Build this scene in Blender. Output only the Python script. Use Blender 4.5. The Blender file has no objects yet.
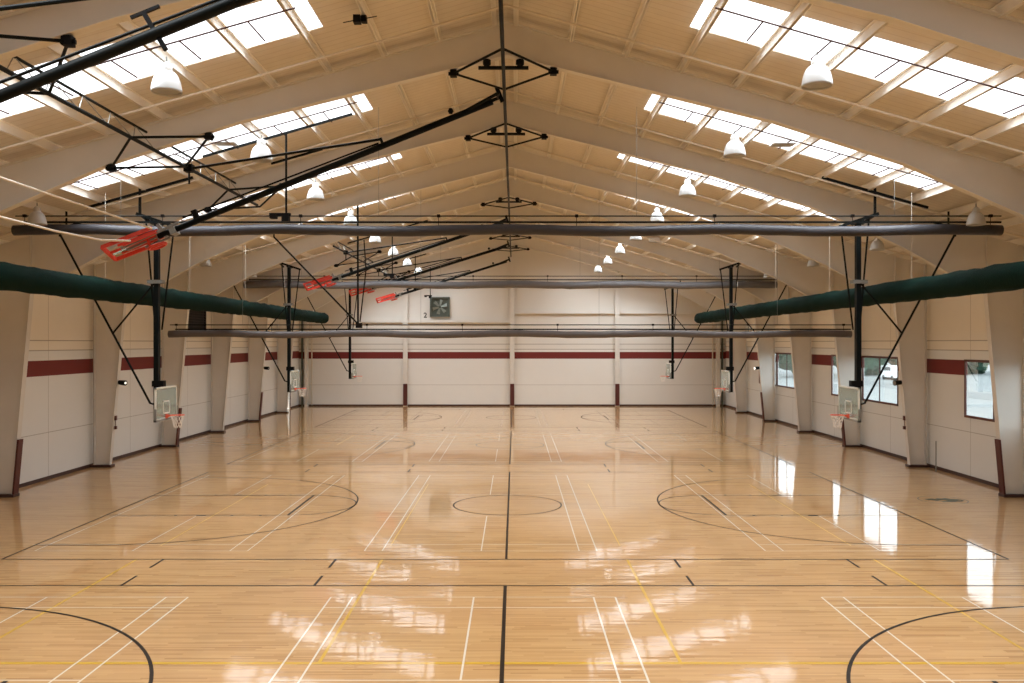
import bpy, bmesh, math, random
from mathutils import Vector, Matrix, noise
random.seed(7)
PI = math.pi
S = bpy.context.scene
COL = S.collection
F = 885.0            # focal length in pixels of the 1024 px wide photo
CH = 5.5             # eye height of the camera (standing on a gallery)

# ------------------------------------------------------------------ camera, sky, exposure
cd = bpy.data.cameras.new('camera'); cam = bpy.data.objects.new('camera', cd); COL.objects.link(cam)
cam.location = (0, 0, CH); cam.rotation_euler = (PI/2, 0, 0)
cd.sensor_width = 36; cd.lens = F/1024*36; cd.clip_end = 1500; cd.clip_start = .05
cd.shift_x = -2.5/1024; cd.shift_y = 1.5/1024
S.camera = cam
SKYLIGHT = 2.2        # radiance of the translucent panes
DAY_W = 475.0         # daylight each strip sends down into the hall
w = bpy.data.worlds.new('overcast_sky'); S.world = w; w.use_nodes = True
bg = w.node_tree.nodes['Background']; bg.inputs[0].default_value = (.86, .94, 1, 1); bg.inputs[1].default_value = 3.9
vs = S.view_settings
vs.view_transform = 'Standard'; vs.look = 'None'; vs.gamma = 1; vs.use_curve_mapping = False; vs.exposure = 0.13
try:
    S.cycles.max_bounces = 10; S.cycles.diffuse_bounces = 6; S.cycles.glossy_bounces = 4
    S.cycles.transparent_max_bounces = 12; S.cycles.sample_clamp_indirect = 6
    S.cycles.use_denoising = True; S.cycles.caustics_reflective = False; S.cycles.caustics_refractive = False
except Exception: pass

# ------------------------------------------------------------------ daylight through the roof skylights
XC = -.2; HW = 18.6; YB = 77.2; YF = -6.4; BAY = 7.6
SL = .285; ZR = 14.45                                   # roof deck: Z = ZR - SL*u
def zr(u): return ZR-SL*u
SKY_U0, SKY_U1 = 4.45, 13.8
sky_rows = []
k = -2
while True:
    y0 = 16.5+BAY*k+2.75
    if y0 > YB-3: break
    sky_rows.append((y0, y0+2.25)); k += 1
for sgn in (-1, 1):
    for a, b in sky_rows:
        ld = bpy.data.lights.new('skylight_daylight', 'AREA'); ld.shape = 'RECTANGLE'
        ld.size = (SKY_U1-SKY_U0)*math.sqrt(1+SL*SL); ld.size_y = b-a; ld.energy = DAY_W; ld.color = (.90, .96, 1); ld.spread = math.radians(125)
        lo = bpy.data.objects.new('skylight_daylight', ld); COL.objects.link(lo); um = (SKY_U0+SKY_U1)/2
        lo.location = (XC+sgn*um, (a+b)/2, zr(um)+.015); lo.rotation_euler = (0, sgn*math.atan(SL), 0)

# ------------------------------------------------------------------ materials
def mat(name, col, rough=.6, metal=0, spec=.4, emit=None, est=0, alpha=1, coat=0, noise_amt=0, noise_scale=6, bump=0, bscale=20):
    m = bpy.data.materials.new(name); m.use_nodes = True
    nt = m.node_tree; b = nt.nodes['Principled BSDF']
    b.inputs['Base Color'].default_value = (*col, 1); b.inputs['Roughness'].default_value = rough
    b.inputs['Metallic'].default_value = metal; b.inputs['Specular IOR Level'].default_value = spec
    b.inputs['Alpha'].default_value = alpha; b.inputs['Coat Weight'].default_value = coat; b.inputs['Coat Roughness'].default_value = .05
    if emit: b.inputs['Emission Color'].default_value = (*emit, 1); b.inputs['Emission Strength'].default_value = est
    if noise_amt or bump:
        tc = nt.nodes.new('ShaderNodeNewGeometry')
    if noise_amt:
        n = nt.nodes.new('ShaderNodeTexNoise'); n.inputs['Scale'].default_value = noise_scale; n.inputs['Detail'].default_value = 5
        nt.links.new(tc.outputs['Position'], n.inputs['Vector'])
        mx = nt.nodes.new('ShaderNodeMix'); mx.data_type = 'RGBA'
        mx.inputs[6].default_value = (*[c*(1-noise_amt) for c in col], 1); mx.inputs[7].default_value = (*[min(1, c*(1+noise_amt)) for c in col], 1)
        nt.links.new(n.outputs['Fac'], mx.inputs[0]); nt.links.new(mx.outputs[2], b.inputs['Base Color'])
    if bump:
        n2 = nt.nodes.new('ShaderNodeTexNoise'); n2.inputs['Scale'].default_value = bscale
        nt.links.new(tc.outputs['Position'], n2.inputs['Vector'])
        bp = nt.nodes.new('ShaderNodeBump'); bp.inputs['Strength'].default_value = bump; bp.inputs['Distance'].default_value = .02
        nt.links.new(n2.outputs['Fac'], bp.inputs['Height']); nt.links.new(bp.outputs[0], b.inputs['Normal'])
    return m

def math_node(nt, op, a, b=None, c=None):
    n = nt.nodes.new('ShaderNodeMath'); n.operation = op
    for i, v in enumerate((a, b, c)):
        if v is None: continue
        if isinstance(v, (int, float)): n.inputs[i].default_value = v
        else: nt.links.new(v, n.inputs[i])
    return n.outputs[0]

def mix_col(nt, fac, a, b, mode='MIX'):
    n = nt.nodes.new('ShaderNodeMix'); n.data_type = 'RGBA'; n.blend_type = mode
    for k, v in ((0, fac), (6, a), (7, b)):
        if isinstance(v, (int, float)): n.inputs[k].default_value = v
        elif isinstance(v, tuple): n.inputs[k].default_value = (*v, 1)
        else: nt.links.new(v, n.inputs[k])
    return n.outputs[2]

def wall_material(name, low, high, split, seams_h, seam_axis, seam_period, seam_off, band=None):
    """painted panel wall: lower panels / upper sheet colour, fine grooves, a painted dark red band"""
    m = bpy.data.materials.new(name); m.use_nodes = True; nt = m.node_tree; b = nt.nodes['Principled BSDF']
    g = nt.nodes.new('ShaderNodeNewGeometry'); sp = nt.nodes.new('ShaderNodeSeparateXYZ'); nt.links.new(g.outputs['Position'], sp.inputs[0])
    z = sp.outputs[2]; h = sp.outputs[seam_axis]
    n = nt.nodes.new('ShaderNodeTexNoise'); n.inputs['Scale'].default_value = 1.3; n.inputs['Detail'].default_value = 6; nt.links.new(g.outputs['Position'], n.inputs['Vector'])
    c = mix_col(nt, math_node(nt, 'GREATER_THAN', z, split), low, high)
    c = mix_col(nt, math_node(nt, 'MULTIPLY', n.outputs['Fac'], .14), c, tuple(x*.72 for x in low))
    line = None
    for s, wd in seams_h:
        l = math_node(nt, 'LESS_THAN', math_node(nt, 'ABSOLUTE', math_node(nt, 'SUBTRACT', z, s)), wd)
        line = l if line is None else math_node(nt, 'MAXIMUM', line, l)
    if seam_period:
        q = math_node(nt, 'PINGPONG', math_node(nt, 'SUBTRACT', h, seam_off), seam_period/2)
        l = math_node(nt, 'LESS_THAN', q, .012); line = math_node(nt, 'MAXIMUM', line, l)
    c = mix_col(nt, math_node(nt, 'MULTIPLY', line, .6), c, (.16, .13, .10))
    if band:
        inb = math_node(nt, 'MULTIPLY', math_node(nt, 'GREATER_THAN', z, band[0]), math_node(nt, 'LESS_THAN', z, band[1]))
        c = mix_col(nt, inb, c, (.165, .025, .022))
    nt.links.new(c, b.inputs['Base Color']); b.inputs['Roughness'].default_value = .65; b.inputs['Specular IOR Level'].default_value = .25
    return m

M = {}
M['wall_side'] = wall_material('painted_side_wall', (.73, .74, .73), (.82, .78, .70), 5.2, [(1.9, .012), (5.2, .02), (5.6, .02)], 1, 3.8, 1.5, (4.18, 4.80))
M['wall_back'] = wall_material('painted_back_wall', (.74, .74, .72), (.70, .68, .64), 4.9, [(1.85, .014), (4.95, .03), (5.4, .03)], 0, 0, 0, (4.13, 4.72))
M['cream_steel'] = mat('cream_painted_steel', (.68, .66, .62), .55, spec=.3, noise_amt=.05, noise_scale=2)
M['purlin'] = mat('cream_purlin_paint', (.84, .81, .75), .6, spec=.3, noise_amt=.04, noise_scale=1.5)
M['pipe_cream'] = mat('cream_pipe', (.66, .60, .51), .5)
M['black_steel'] = mat('black_green_painted_steel', (.003, .005, .005), .5, spec=.12)
M['brown_trim'] = mat('dark_brown_vinyl_base', (.055, .022, .016), .5)
M['red_pad'] = mat('dark_red_guard_paint', (.085, .018, .015), .5, noise_amt=.1)
M['red'] = mat('bright_red_padding', (.62, .055, .035), .45)
M['rim'] = mat('orange_red_rim', (.72, .11, .05), .4)
M['white_net'] = mat('white_net_cord', (.75, .72, .68), .8)
M['board_frame'] = mat('pale_grey_board_frame', (.70, .73, .69), .4, spec=.5)
M['board_white'] = mat('white_target_line', (.82, .84, .82), .5)
M['grey_steel'] = mat('grey_zinc_steel', (.26, .27, .26), .4, metal=.5)
M['vinyl_grey'] = mat('dark_grey_rolled_vinyl', (.050, .049, .056), .45, spec=.22, noise_amt=.12, noise_scale=3, bump=.35, bscale=5)
M['vinyl_tan'] = mat('grey_brown_rolled_vinyl', (.12, .108, .108), .45, spec=.22, noise_amt=.12, noise_scale=3, bump=.35, bscale=5)
M['vinyl_light'] = mat('mid_grey_rolled_vinyl', (.14, .14, .15), .42, spec=.3, noise_amt=.12, noise_scale=3, bump=.35, bscale=5)
M['green_cloth'] = mat('dark_green_rolled_netting', (.003, .016, .012), .9, spec=.08, noise_amt=.35, noise_scale=9, bump=.9, bscale=25)
M['lamp_white'] = mat('white_acrylic_reflector', (.50, .51, .51), .3, spec=.5)
M['lamp_house'] = mat('white_lamp_housing', (.60, .60, .59), .4)
M['lamp_lens'] = mat('grey_prismatic_lens', (.36, .37, .37), .3)
M['wire'] = mat('pale_wire', (.62, .58, .52), .5)
M['rod_brown'] = mat('reddish_thin_rod', (.09, .05, .045), .6, spec=.1)
M['window_frame'] = mat('red_brown_window_frame', (.10, .035, .028), .5)
M['fan_grey'] = mat('grey_green_fan_paint', (.10, .12, .10), .5)
M['fan_blade'] = mat('pale_fan_blade', (.24, .27, .24), .45, metal=.2)
M['louvre_dark'] = mat('near_black_louvre', (.016, .011, .012), .6)
M['black'] = mat('black_paint', (.004, .004, .004), .6, spec=.12)
M['line_black'] = mat('black_court_paint', (.016, .009, .005), .45, spec=.15, coat=.12)
M['line_white'] = mat('white_court_paint', (.76, .68, .56), .3, spec=.3, coat=1)
M['line_faint'] = mat('worn_white_court_paint', (.74, .60, .43), .3, spec=.3, coat=1)
M['line_yellow'] = mat('yellow_court_paint', (.62, .36, .03), .3, spec=.3, coat=.7)
M['line_green'] = mat('dark_green_floor_emblem', (.03, .04, .015), .4, spec=.2, coat=.3)
M['asphalt'] = mat('pale_concrete_yard', (.20, .212, .21), .9, noise_amt=.12, noise_scale=.15)
M['road'] = mat('mid_grey_road', (.14, .15, .15), .9)
M['leaf'] = mat('tree_leaves', (.035, .085, .055), .8, noise_amt=.5, noise_scale=.8)
M['bark'] = mat('tree_bark', (.10, .07, .05), .9)
M['grass'] = mat('grass_verge', (.16, .26, .10), .9, noise_amt=.2, noise_scale=.5)
M['door_paint'] = mat('cream_door_paint', (.62, .56, .47), .5)
M['car_paint'] = mat('white_car_paint', (.8, .8, .8), .3)
M['glass_dark'] = mat('dark_car_glass', (.03, .04, .05), .1)

def emission(name, col, st):
    m = bpy.data.materials.new(name); m.use_nodes = True; nt = m.node_tree; nt.nodes.clear()
    e = nt.nodes.new('ShaderNodeEmission'); e.inputs[0].default_value = (*col, 1); e.inputs[1].default_value = st
    o = nt.nodes.new('ShaderNodeOutputMaterial'); nt.links.new(e.outputs[0], o.inputs[0]); return m
M['skylight'] = emission('daylit_translucent_skylight', (.97, .98, 1), SKYLIGHT)
M['lit_lens'] = emission('lit_lamp_lens', (1, .93, .8), 2)

def glass(name, tint, mixv, rough=.02):
    m = bpy.data.materials.new(name); m.use_nodes = True; nt = m.node_tree; nt.nodes.clear()
    t = nt.nodes.new('ShaderNodeBsdfTransparent'); t.inputs[0].default_value = (*tint, 1)
    g = nt.nodes.new('ShaderNodeBsdfGlossy'); g.inputs['Roughness'].default_value = rough; g.inputs[0].default_value = (1, 1, 1, 1)
    f = nt.nodes.new('ShaderNodeFresnel'); f.inputs[0].default_value = 1.5
    mx = nt.nodes.new('ShaderNodeMixShader'); o = nt.nodes.new('ShaderNodeOutputMaterial')
    q = math_node(nt, 'MULTIPLY', f.outputs[0], mixv)
    nt.links.new(q, mx.inputs[0]); nt.links.new(t.outputs[0], mx.inputs[1]); nt.links.new(g.outputs[0], mx.inputs[2]); nt.links.new(mx.outputs[0], o.inputs[0])
    return m
M['window_glass'] = glass('clear_window_glass', (.95, .98, .98), .35)
M['board_glass'] = glass('greenish_backboard_glass', (.88, .94, .92), 1.2)

def milky(m, col, f):
    nt = m.node_tree; o = [n for n in nt.nodes if n.type == 'OUTPUT_MATERIAL'][0]; src = o.inputs[0].links[0].from_socket
    d = nt.nodes.new('ShaderNodeBsdfDiffuse'); d.inputs[0].default_value = (*col, 1); mx = nt.nodes.new('ShaderNodeMixShader'); mx.inputs[0].default_value = f
    nt.links.new(src, mx.inputs[1]); nt.links.new(d.outputs[0], mx.inputs[2]); nt.links.new(mx.outputs[0], o.inputs[0])
milky(M['board_glass'], (.62, .74, .70), .28)

def floor_material():
    m = bpy.data.materials.new('maple_strip_floor'); m.use_nodes = True; nt = m.node_tree; b = nt.nodes['Principled BSDF']
    g = nt.nodes.new('ShaderNodeNewGeometry'); sp = nt.nodes.new('ShaderNodeSeparateXYZ'); nt.links.new(g.outputs['Position'], sp.inputs[0])
    x, y = sp.outputs[0], sp.outputs[1]
    row = math_node(nt, 'FLOOR', math_node(nt, 'DIVIDE', y, .057))
    wn = nt.nodes.new('ShaderNodeTexWhiteNoise'); wn.noise_dimensions = '1D'; nt.links.new(row, wn.inputs['W'])
    brd = math_node(nt, 'FLOOR', math_node(nt, 'ADD', math_node(nt, 'DIVIDE', x, 1.1), math_node(nt, 'MULTIPLY', wn.outputs['Value'], 7.3)))
    w2 = nt.nodes.new('ShaderNodeTexWhiteNoise'); w2.noise_dimensions = '2D'
    cb = nt.nodes.new('ShaderNodeCombineXYZ'); nt.links.new(row, cb.inputs[0]); nt.links.new(brd, cb.inputs[1]); nt.links.new(cb.outputs[0], w2.inputs['Vector'])
    cr = nt.nodes.new('ShaderNodeValToRGB'); e = cr.color_ramp.elements
    e[0].position = 0; e[0].color = (.37, .19, .06, 1); e[1].position = 1; e[1].color = (.63, .39, .165, 1)
    k = cr.color_ramp.elements.new(.3); k.color = (.52, .295, .112, 1)
    k = cr.color_ramp.elements.new(.75); k.color = (.58, .345, .138, 1)
    nt.links.new(w2.outputs['Value'], cr.inputs[0])
    # long grain streaks
    mp = nt.nodes.new('ShaderNodeMapping'); mp.inputs['Scale'].default_value = (.8, 38, 1); nt.links.new(g.outputs['Position'], mp.inputs[0])
    n1 = nt.nodes.new('ShaderNodeTexNoise'); n1.inputs['Scale'].default_value = 1; n1.inputs['Detail'].default_value = 6; nt.links.new(mp.outputs[0], n1.inputs['Vector'])
    c = mix_col(nt, math_node(nt, 'MULTIPLY', math_node(nt, 'SUBTRACT', n1.outputs['Fac'], .35), 1.1), cr.outputs[0], (.40, .20, .08))
    mp2 = nt.nodes.new('ShaderNodeMapping'); mp2.inputs['Scale'].default_value = (.16, .35, 1); nt.links.new(g.outputs['Position'], mp2.inputs[0])
    n2 = nt.nodes.new('ShaderNodeTexNoise'); n2.inputs['Scale'].default_value = 1; n2.inputs['Detail'].default_value = 4; nt.links.new(mp2.outputs[0], n2.inputs['Vector'])
    c = mix_col(nt, math_node(nt, 'MULTIPLY', math_node(nt, 'SUBTRACT', n2.outputs['Fac'], .4), 1.2), c, (.60, .33, .15))
    nt.links.new(c, b.inputs['Base Color'])
    b.inputs['Roughness'].default_value = .45; b.inputs['Specular IOR Level'].default_value = .3
    b.inputs['Coat Weight'].default_value = 1; b.inputs['Coat Roughness'].default_value = .05; b.inputs['Coat IOR'].default_value = 1.5
    # each strip is tilted a little about its own length, and the lacquer waves gently
    tilt = math_node(nt, 'MULTIPLY', math_node(nt, 'SUBTRACT', w2.outputs['Value'], .5), .010)
    mp3 = nt.nodes.new('ShaderNodeMapping'); mp3.inputs['Scale'].default_value = (.8, 3.5, 1); nt.links.new(g.outputs['Position'], mp3.inputs[0])
    n3 = nt.nodes.new('ShaderNodeTexNoise'); n3.inputs['Scale'].default_value = 1; n3.inputs['Detail'].default_value = 2; nt.links.new(mp3.outputs[0], n3.inputs['Vector'])
    ty = math_node(nt, 'ADD', tilt, math_node(nt, 'MULTIPLY', math_node(nt, 'SUBTRACT', n3.outputs['Fac'], .5), .012))
    sc_ = nt.nodes.new('ShaderNodeSeparateColor'); nt.links.new(n3.outputs['Color'], sc_.inputs[0])
    tx = math_node(nt, 'MULTIPLY', math_node(nt, 'SUBTRACT', sc_.outputs[2], .5), .006)
    cv = nt.nodes.new('ShaderNodeCombineXYZ'); nt.links.new(tx, cv.inputs[0]); nt.links.new(ty, cv.inputs[1]); cv.inputs[2].default_value = 1
    vn = nt.nodes.new('ShaderNodeVectorMath'); vn.operation = 'NORMALIZE'; nt.links.new(cv.outputs[0], vn.inputs[0])
    nt.links.new(vn.outputs[0], b.inputs['Coat Normal'])
    return m
M['floor'] = floor_material()

def deck_material():
    m = bpy.data.materials.new('tan_ribbed_roof_deck'); m.use_nodes = True; nt = m.node_tree; b = nt.nodes['Principled BSDF']
    g = nt.nodes.new('ShaderNodeNewGeometry'); sp = nt.nodes.new('ShaderNodeSeparateXYZ'); nt.links.new(g.outputs['Position'], sp.inputs[0])
    q = math_node(nt, 'PINGPONG', sp.outputs[1], .15)
    groove = math_node(nt, 'LESS_THAN', q, .018)
    n = nt.nodes.new('ShaderNodeTexNoise'); n.inputs['Scale'].default_value = 3; n.inputs['Detail'].default_value = 5; nt.links.new(g.outputs['Position'], n.inputs['Vector'])
    c = mix_col(nt, n.outputs['Fac'], (.60, .56, .50), (.69, .65, .585))
    c = mix_col(nt, math_node(nt, 'MULTIPLY', groove, .3), c, (.36, .30, .23))
    nt.links.new(c, b.inputs['Base Color']); b.inputs['Roughness'].default_value = .7; b.inputs['Specular IOR Level'].default_value = .2
    return m
M['deck'] = deck_material()

# ------------------------------------------------------------------ mesh helpers
def P(px, py, y): return Vector(((px-514.5)*y/F, y, CH+(343-py)*y/F))

class MB:
    def __init__(s): s.bm = bmesh.new()
    def poly(s, pts): s.bm.faces.new([s.bm.verts.new(p) for p in pts]); return s
    def box(s, a, b):
        x0, y0, z0 = a; x1, y1, z1 = b
        v = [s.bm.verts.new(p) for p in ((x0,y0,z0),(x1,y0,z0),(x1,y1,z0),(x0,y1,z0),(x0,y0,z1),(x1,y0,z1),(x1,y1,z1),(x0,y1,z1))]
        for f in ((0,3,2,1),(4,5,6,7),(0,1,5,4),(1,2,6,5),(2,3,7,6),(3,0,4,7)): s.bm.faces.new([v[i] for i in f])
        return s
    def prism(s, pts, vec):
        """closed polygon extruded by vec"""
        vec = Vector(vec); a = [s.bm.verts.new(p) for p in pts]; b = [s.bm.verts.new(Vector(p)+vec) for p in pts]
        s.bm.faces.new(a); s.bm.faces.new(b[::-1]); n = len(pts)
        for i in range(n): s.bm.faces.new((a[i], b[i], b[(i+1) % n], a[(i+1) % n]))
        return s
    def bar(s, a, b, w, h, up=(0, 0, 1)):
        """rectangular bar from a to b"""
        a = Vector(a); b = Vector(b); d = (b-a).normalized(); up = Vector(up)
        if abs(d.dot(up)) > .98: up = Vector((0, 1, 0))
        sx = d.cross(up).normalized(); sz = sx.cross(d).normalized()
        c = [(-1,-1),(1,-1),(1,1),(-1,1)]
        return s.prism([a+sx*i*w/2+sz*j*h/2 for i, j in c], b-a)
    def tube(s, pts, r, n=10, r2=None):
        pts = [Vector(p) for p in pts]; rings = []; m = len(pts); up = None
        for i, p in enumerate(pts):
            d = (pts[min(i+1, m-1)]-pts[max(i-1, 0)]).normalized()
            if up is None:
                up = Vector((0, 0, 1)) if abs(d.z) < .9 else Vector((0, 1, 0))
            sx = d.cross(up).normalized(); up = sx.cross(d).normalized()
            rr = r if r2 is None else r+(r2-r)*i/(m-1)
            if callable(rr): rr = rr(i)
            rings.append([s.bm.verts.new(p+(sx*math.cos(2*PI*k/n)+up*math.sin(2*PI*k/n))*rr) for k in range(n)])
        for i in range(m-1):
            for k in range(n): s.bm.faces.new((rings[i][k], rings[i][(k+1) % n], rings[i+1][(k+1) % n], rings[i+1][k]))
        s.bm.faces.new(rings[0][::-1]); s.bm.faces.new(rings[-1]); return s
    def lathe(s, prof, c, n=24, caps=True):
        c = Vector(c); rings = [[s.bm.verts.new(c+Vector((r*math.cos(2*PI*k/n), r*math.sin(2*PI*k/n), z))) for k in range(n)] for r, z in prof]
        for i in range(len(rings)-1):
            for k in range(n): s.bm.faces.new((rings[i][k], rings[i][(k+1) % n], rings[i+1][(k+1) % n], rings[i+1][k]))
        if caps: s.bm.faces.new(rings[0][::-1]); s.bm.faces.new(rings[-1])
        return s
    def torus(s, c, ax, ay, R, r, n=28, m=8, a0=0, a1=2*PI):
        c = Vector(c); ax = Vector(ax).normalized(); ay = Vector(ay).normalized(); az = ax.cross(ay)
        full = abs(a1-a0-2*PI) < 1e-6; cnt = n if full else n+1; rings = []
        for i in range(cnt):
            t = a0+(a1-a0)*i/n; d = ax*math.cos(t)+ay*math.sin(t)
            rings.append([s.bm.verts.new(c+d*(R+r*math.cos(2*PI*k/m))+az*r*math.sin(2*PI*k/m)) for k in range(m)])
        for i in range(n):
            j = (i+1) % cnt
            for k in range(m): s.bm.faces.new((rings[i][k], rings[j][k], rings[j][(k+1) % m], rings[i][(k+1) % m]))
        return s
    def obj(s, name, m, parent=None, smooth=False):
        bmesh.ops.recalc_face_normals(s.bm, faces=s.bm.faces[:])
        me = bpy.data.meshes.new(name); s.bm.to_mesh(me); s.bm.free()
        if m: me.materials.append(M[m] if isinstance(m, str) else m)
        if smooth:
            for p in me.polygons: p.use_smooth = True
        o = bpy.data.objects.new(name, me); COL.objects.link(o)
        if parent:
            o.parent = parent; bpy_loc = parent.matrix_world_loc if hasattr(parent, 'matrix_world_loc') else None
        return o

def world_loc(o):
    l = Vector(o.location); p = o.parent
    while p: l += Vector(p.location); p = p.parent
    return l
def part(mb, name, m, parent, smooth=False, label=None):
    """geometry given in world coordinates, re-expressed in the (unrotated) parent's frame"""
    off = world_loc(parent)
    for v in mb.bm.verts: v.co -= off
    o = mb.obj(name, m, None, smooth); o.parent = parent
    if label: o['label'] = label
    return o
def tag(o, label=None, cat=None, group=None, kind=None):
    if label: o['label'] = label
    if cat: o['category'] = cat
    if group: o['group'] = group
    if kind: o['kind'] = kind
    return o
def thing(name, label, cat, loc, group=None, kind=None):
    o = bpy.data.objects.new(name, None); COL.objects.link(o); o.location = loc; o.empty_display_size = .2
    return tag(o, label, cat, group, kind)
def copy_tree(o, parent=None):
    c = o.copy(); COL.objects.link(c)
    if parent: c.parent = parent
    for ch in list(o.children): copy_tree(ch, c)
    return c
ORD = ['first', 'second', 'third', 'fourth', 'fifth', 'sixth', 'seventh', 'eighth', 'ninth', 'tenth', 'eleventh', 'twelfth', 'thirteenth']

# ------------------------------------------------------------------ the hall
FR = [16.5+BAY*k for k in range(8)]                     # steel frames in view
XL, XR = XC-HW, XC+HW

fl = MB().box((XL-.3, YF, -.2), (XR+.3, YB+.3, 0)).obj('floor', 'floor'); tag(fl, 'glossy maple strip floor marked with courts', kind='structure')

# roof deck, open at the skylight strips
ceil_root = thing('ceiling', 'tan ribbed roof deck sloping down both ways from the ridge', None, (XC, 35, 9), kind='structure')
for s, nm in ((-1, 'roof_deck_west'), (1, 'roof_deck_east')):
    mb = MB()
    def slab(u0, u1, y0, y1):
        mb.prism([(XC+s*u0, y0, zr(u0)), (XC+s*u1, y0, zr(u1)), (XC+s*u1, y0, zr(u1)+.08), (XC+s*u0, y0, zr(u0)+.08)], (0, y1-y0, 0))
    y = YF
    for a, b in sky_rows:
        slab(0, HW+.4, y, a); slab(0, SKY_U0, a, b); slab(SKY_U1, HW+.4, a, b); y = b
    slab(0, HW+.4, y, YB+.3)
    part(mb, 'roof_deck', 'deck', ceil_root)
# skylight strips: one translucent pane between each two purlins
edges = [4.45, 4.8, 6.3, 7.8, 9.3, 10.8, 12.3, 13.8]
n_win = 1
for s in (-1, 1):
    for i, (a, b) in enumerate(sky_rows):
        vis = i-2
        o = thing('window_%d' % n_win, None, None, (XC+s*9, a, zr(9)), kind='structure'); n_win += 1
        o['label'] = 'white daylit roof skylight strip, %s along the %s roof slope' % (ORD[i], 'left' if s < 0 else 'right')
        for u0, u1 in zip(edges[:-1], edges[1:]):
            part(MB().prism([(XC+s*u0, a, zr(u0)+.02), (XC+s*u1, a, zr(u1)+.02), (XC+s*u1, a, zr(u1)+.05), (XC+s*u0, a, zr(u0)+.05)], (0, b-a, 0)), 'pane', 'skylight', o)
# purlins
n_p = 0
for s in (-1, 1):
    for k in range(13):
        u = .3+1.5*k
        z = zr(u)-.004
        mb = MB(); x = XC-.06+s*u
        mb.prism([(x-.012, 8, z-.25), (x+.012, 8, z-.25), (x+.012, 8, z), (x-.012, 8, z)], (0, YB-8.05, 0))
        mb.prism([(x-.045, 8, z-.25), (x+.045, 8, z-.25), (x+.045, 8, z-.235), (x-.045, 8, z-.235)], (0, YB-8.05, 0))
        mb.prism([(x-.07, 8, z-.016), (x+.07, 8, z-.016), (x+.07, 8, z), (x-.07, 8, z)], (0, YB-8.05, 0))
        o = mb.obj('purlin_beam', 'purlin'); tag(o, 'cream steel purlin running the length of the hall, %s down from the ridge on the %s slope' % (ORD[k], 'left' if s < 0 else 'right'), group='roof purlins', kind='structure')

# steel frames: rafters and tapered columns
BOT = [(0, 13.30), (7.2, 11.52), (10.8, 10.36), (13.9, 9.0), (17.08, 7.25)]
def fr_top(u): return zr(u)-.23
def bot(u):
    for (a, za), (b, zb) in zip(BOT[:-1], BOT[1:]):
        if a <= u <= b: return za+(zb-za)*(u-a)/(b-a)
    return BOT[-1][1]
def strip(mb, p, q, y, fw, t, updir):
    """flange plate along p->q (x,z), width fw in y"""
    a = Vector((p[0], y, p[1])); b = Vector((q[0], y, q[1])); d = (b-a).normalized(); n = Vector((-d.z, 0, d.x))
    if n.z < 0 and updir: n = -n
    mb.prism([a+Vector((0, -fw/2, 0)), a+Vector((0, fw/2, 0)), b+Vector((0, fw/2, 0)), b+Vector((0, -fw/2, 0))], n*t)
FL = .26
def rafter(y, lab):
    mb = MB()
    pts = [(XC-u, z) for u, z in BOT[::-1]]+[(XC+u, z) for u, z in BOT[1:]]+[(XC+17.08, fr_top(17.08)), (XC, fr_top(0)), (XC-17.08, fr_top(17.08))]
    mb.prism([(x, y-.01, z) for x, z in pts], (0, .02, 0))
    for s in (-1, 1):
        for (a, za), (b, zb) in zip(BOT[:-1], BOT[1:]): strip(mb, (XC+s*a, za), (XC+s*b, zb), y, FL, .02, True)
        strip(mb, (XC, fr_top(0)-.02), (XC+s*17.08, fr_top(17.08)-.02), y, FL, .02, True)
    o = mb.obj('roof_beam', 'cream_steel'); tag(o, lab, group='gabled steel roof beams', kind='structure'); return o
def column(y, s, lab, pad):
    r = thing('column', lab, None, (XC+s*18, y, 0), group='tapered wall columns', kind='structure')
    mb = MB(); I0, I1, O = 17.74, 17.08, 18.42
    mb.prism([(XC+s*O, y-.01, 0), (XC+s*I0, y-.01, 0), (XC+s*I1, y-.01, 7.25), (XC+s*I1, y-.01, fr_top(I1)), (XC+s*O, y-.01, fr_top(O))], (0, .02, 0))
    strip(mb, (XC+s*I0, 0), (XC+s*I1, 7.25), y, FL, .02, False)
    strip(mb, (XC+s*I1, 7.25), (XC+s*I1, fr_top(I1)), y, FL, .02, False)
    strip(mb, (XC+s*O, 0), (XC+s*O, fr_top(O)), y, FL, .02, False)
    mb.box((XC+s*O-.03, y-FL/2, 0), (XC+s*O+.03, y+FL/2, fr_top(O)))
    part(mb, 'column_shaft', 'cream_steel', r)
    a, b = sorted((XC+s*(I0-.1), XC+s*(HW-.005)))
    part(MB().box((a, y-.2, 0), (b, y+.2, .10)), 'base_trim', 'brown_trim', r)
    if pad:
        t0, t1 = .10/7.25, 2.05/7.25
        x0 = XC+s*(I0+(I1-I0)*t0-.012); x1 = XC+s*(I0+(I1-I0)*t1-.012)
        part(MB().prism([(x0, y-.15, .10), (x0-s*.07, y-.15, .10), (x1-s*.07, y-.15, 2.05), (x1, y-.15, 2.05)], (0, .3, 0)), 'guard_board', 'red_pad', r)
    return r
for i, y in enumerate(FR):
    rafter(y, 'cream gabled steel roof beam spanning the hall, %s from the camera' % ORD[i])
    for s in (-1, 1):
        if y > 20 or True:
            column(y, s, 'cream tapered steel column on the %s wall, %s from the camera%s' % ('left' if s < 0 else 'right', ORD[i], ', with dark red guard board' if i % 2 == 0 else ''), i % 2 == 0)

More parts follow.
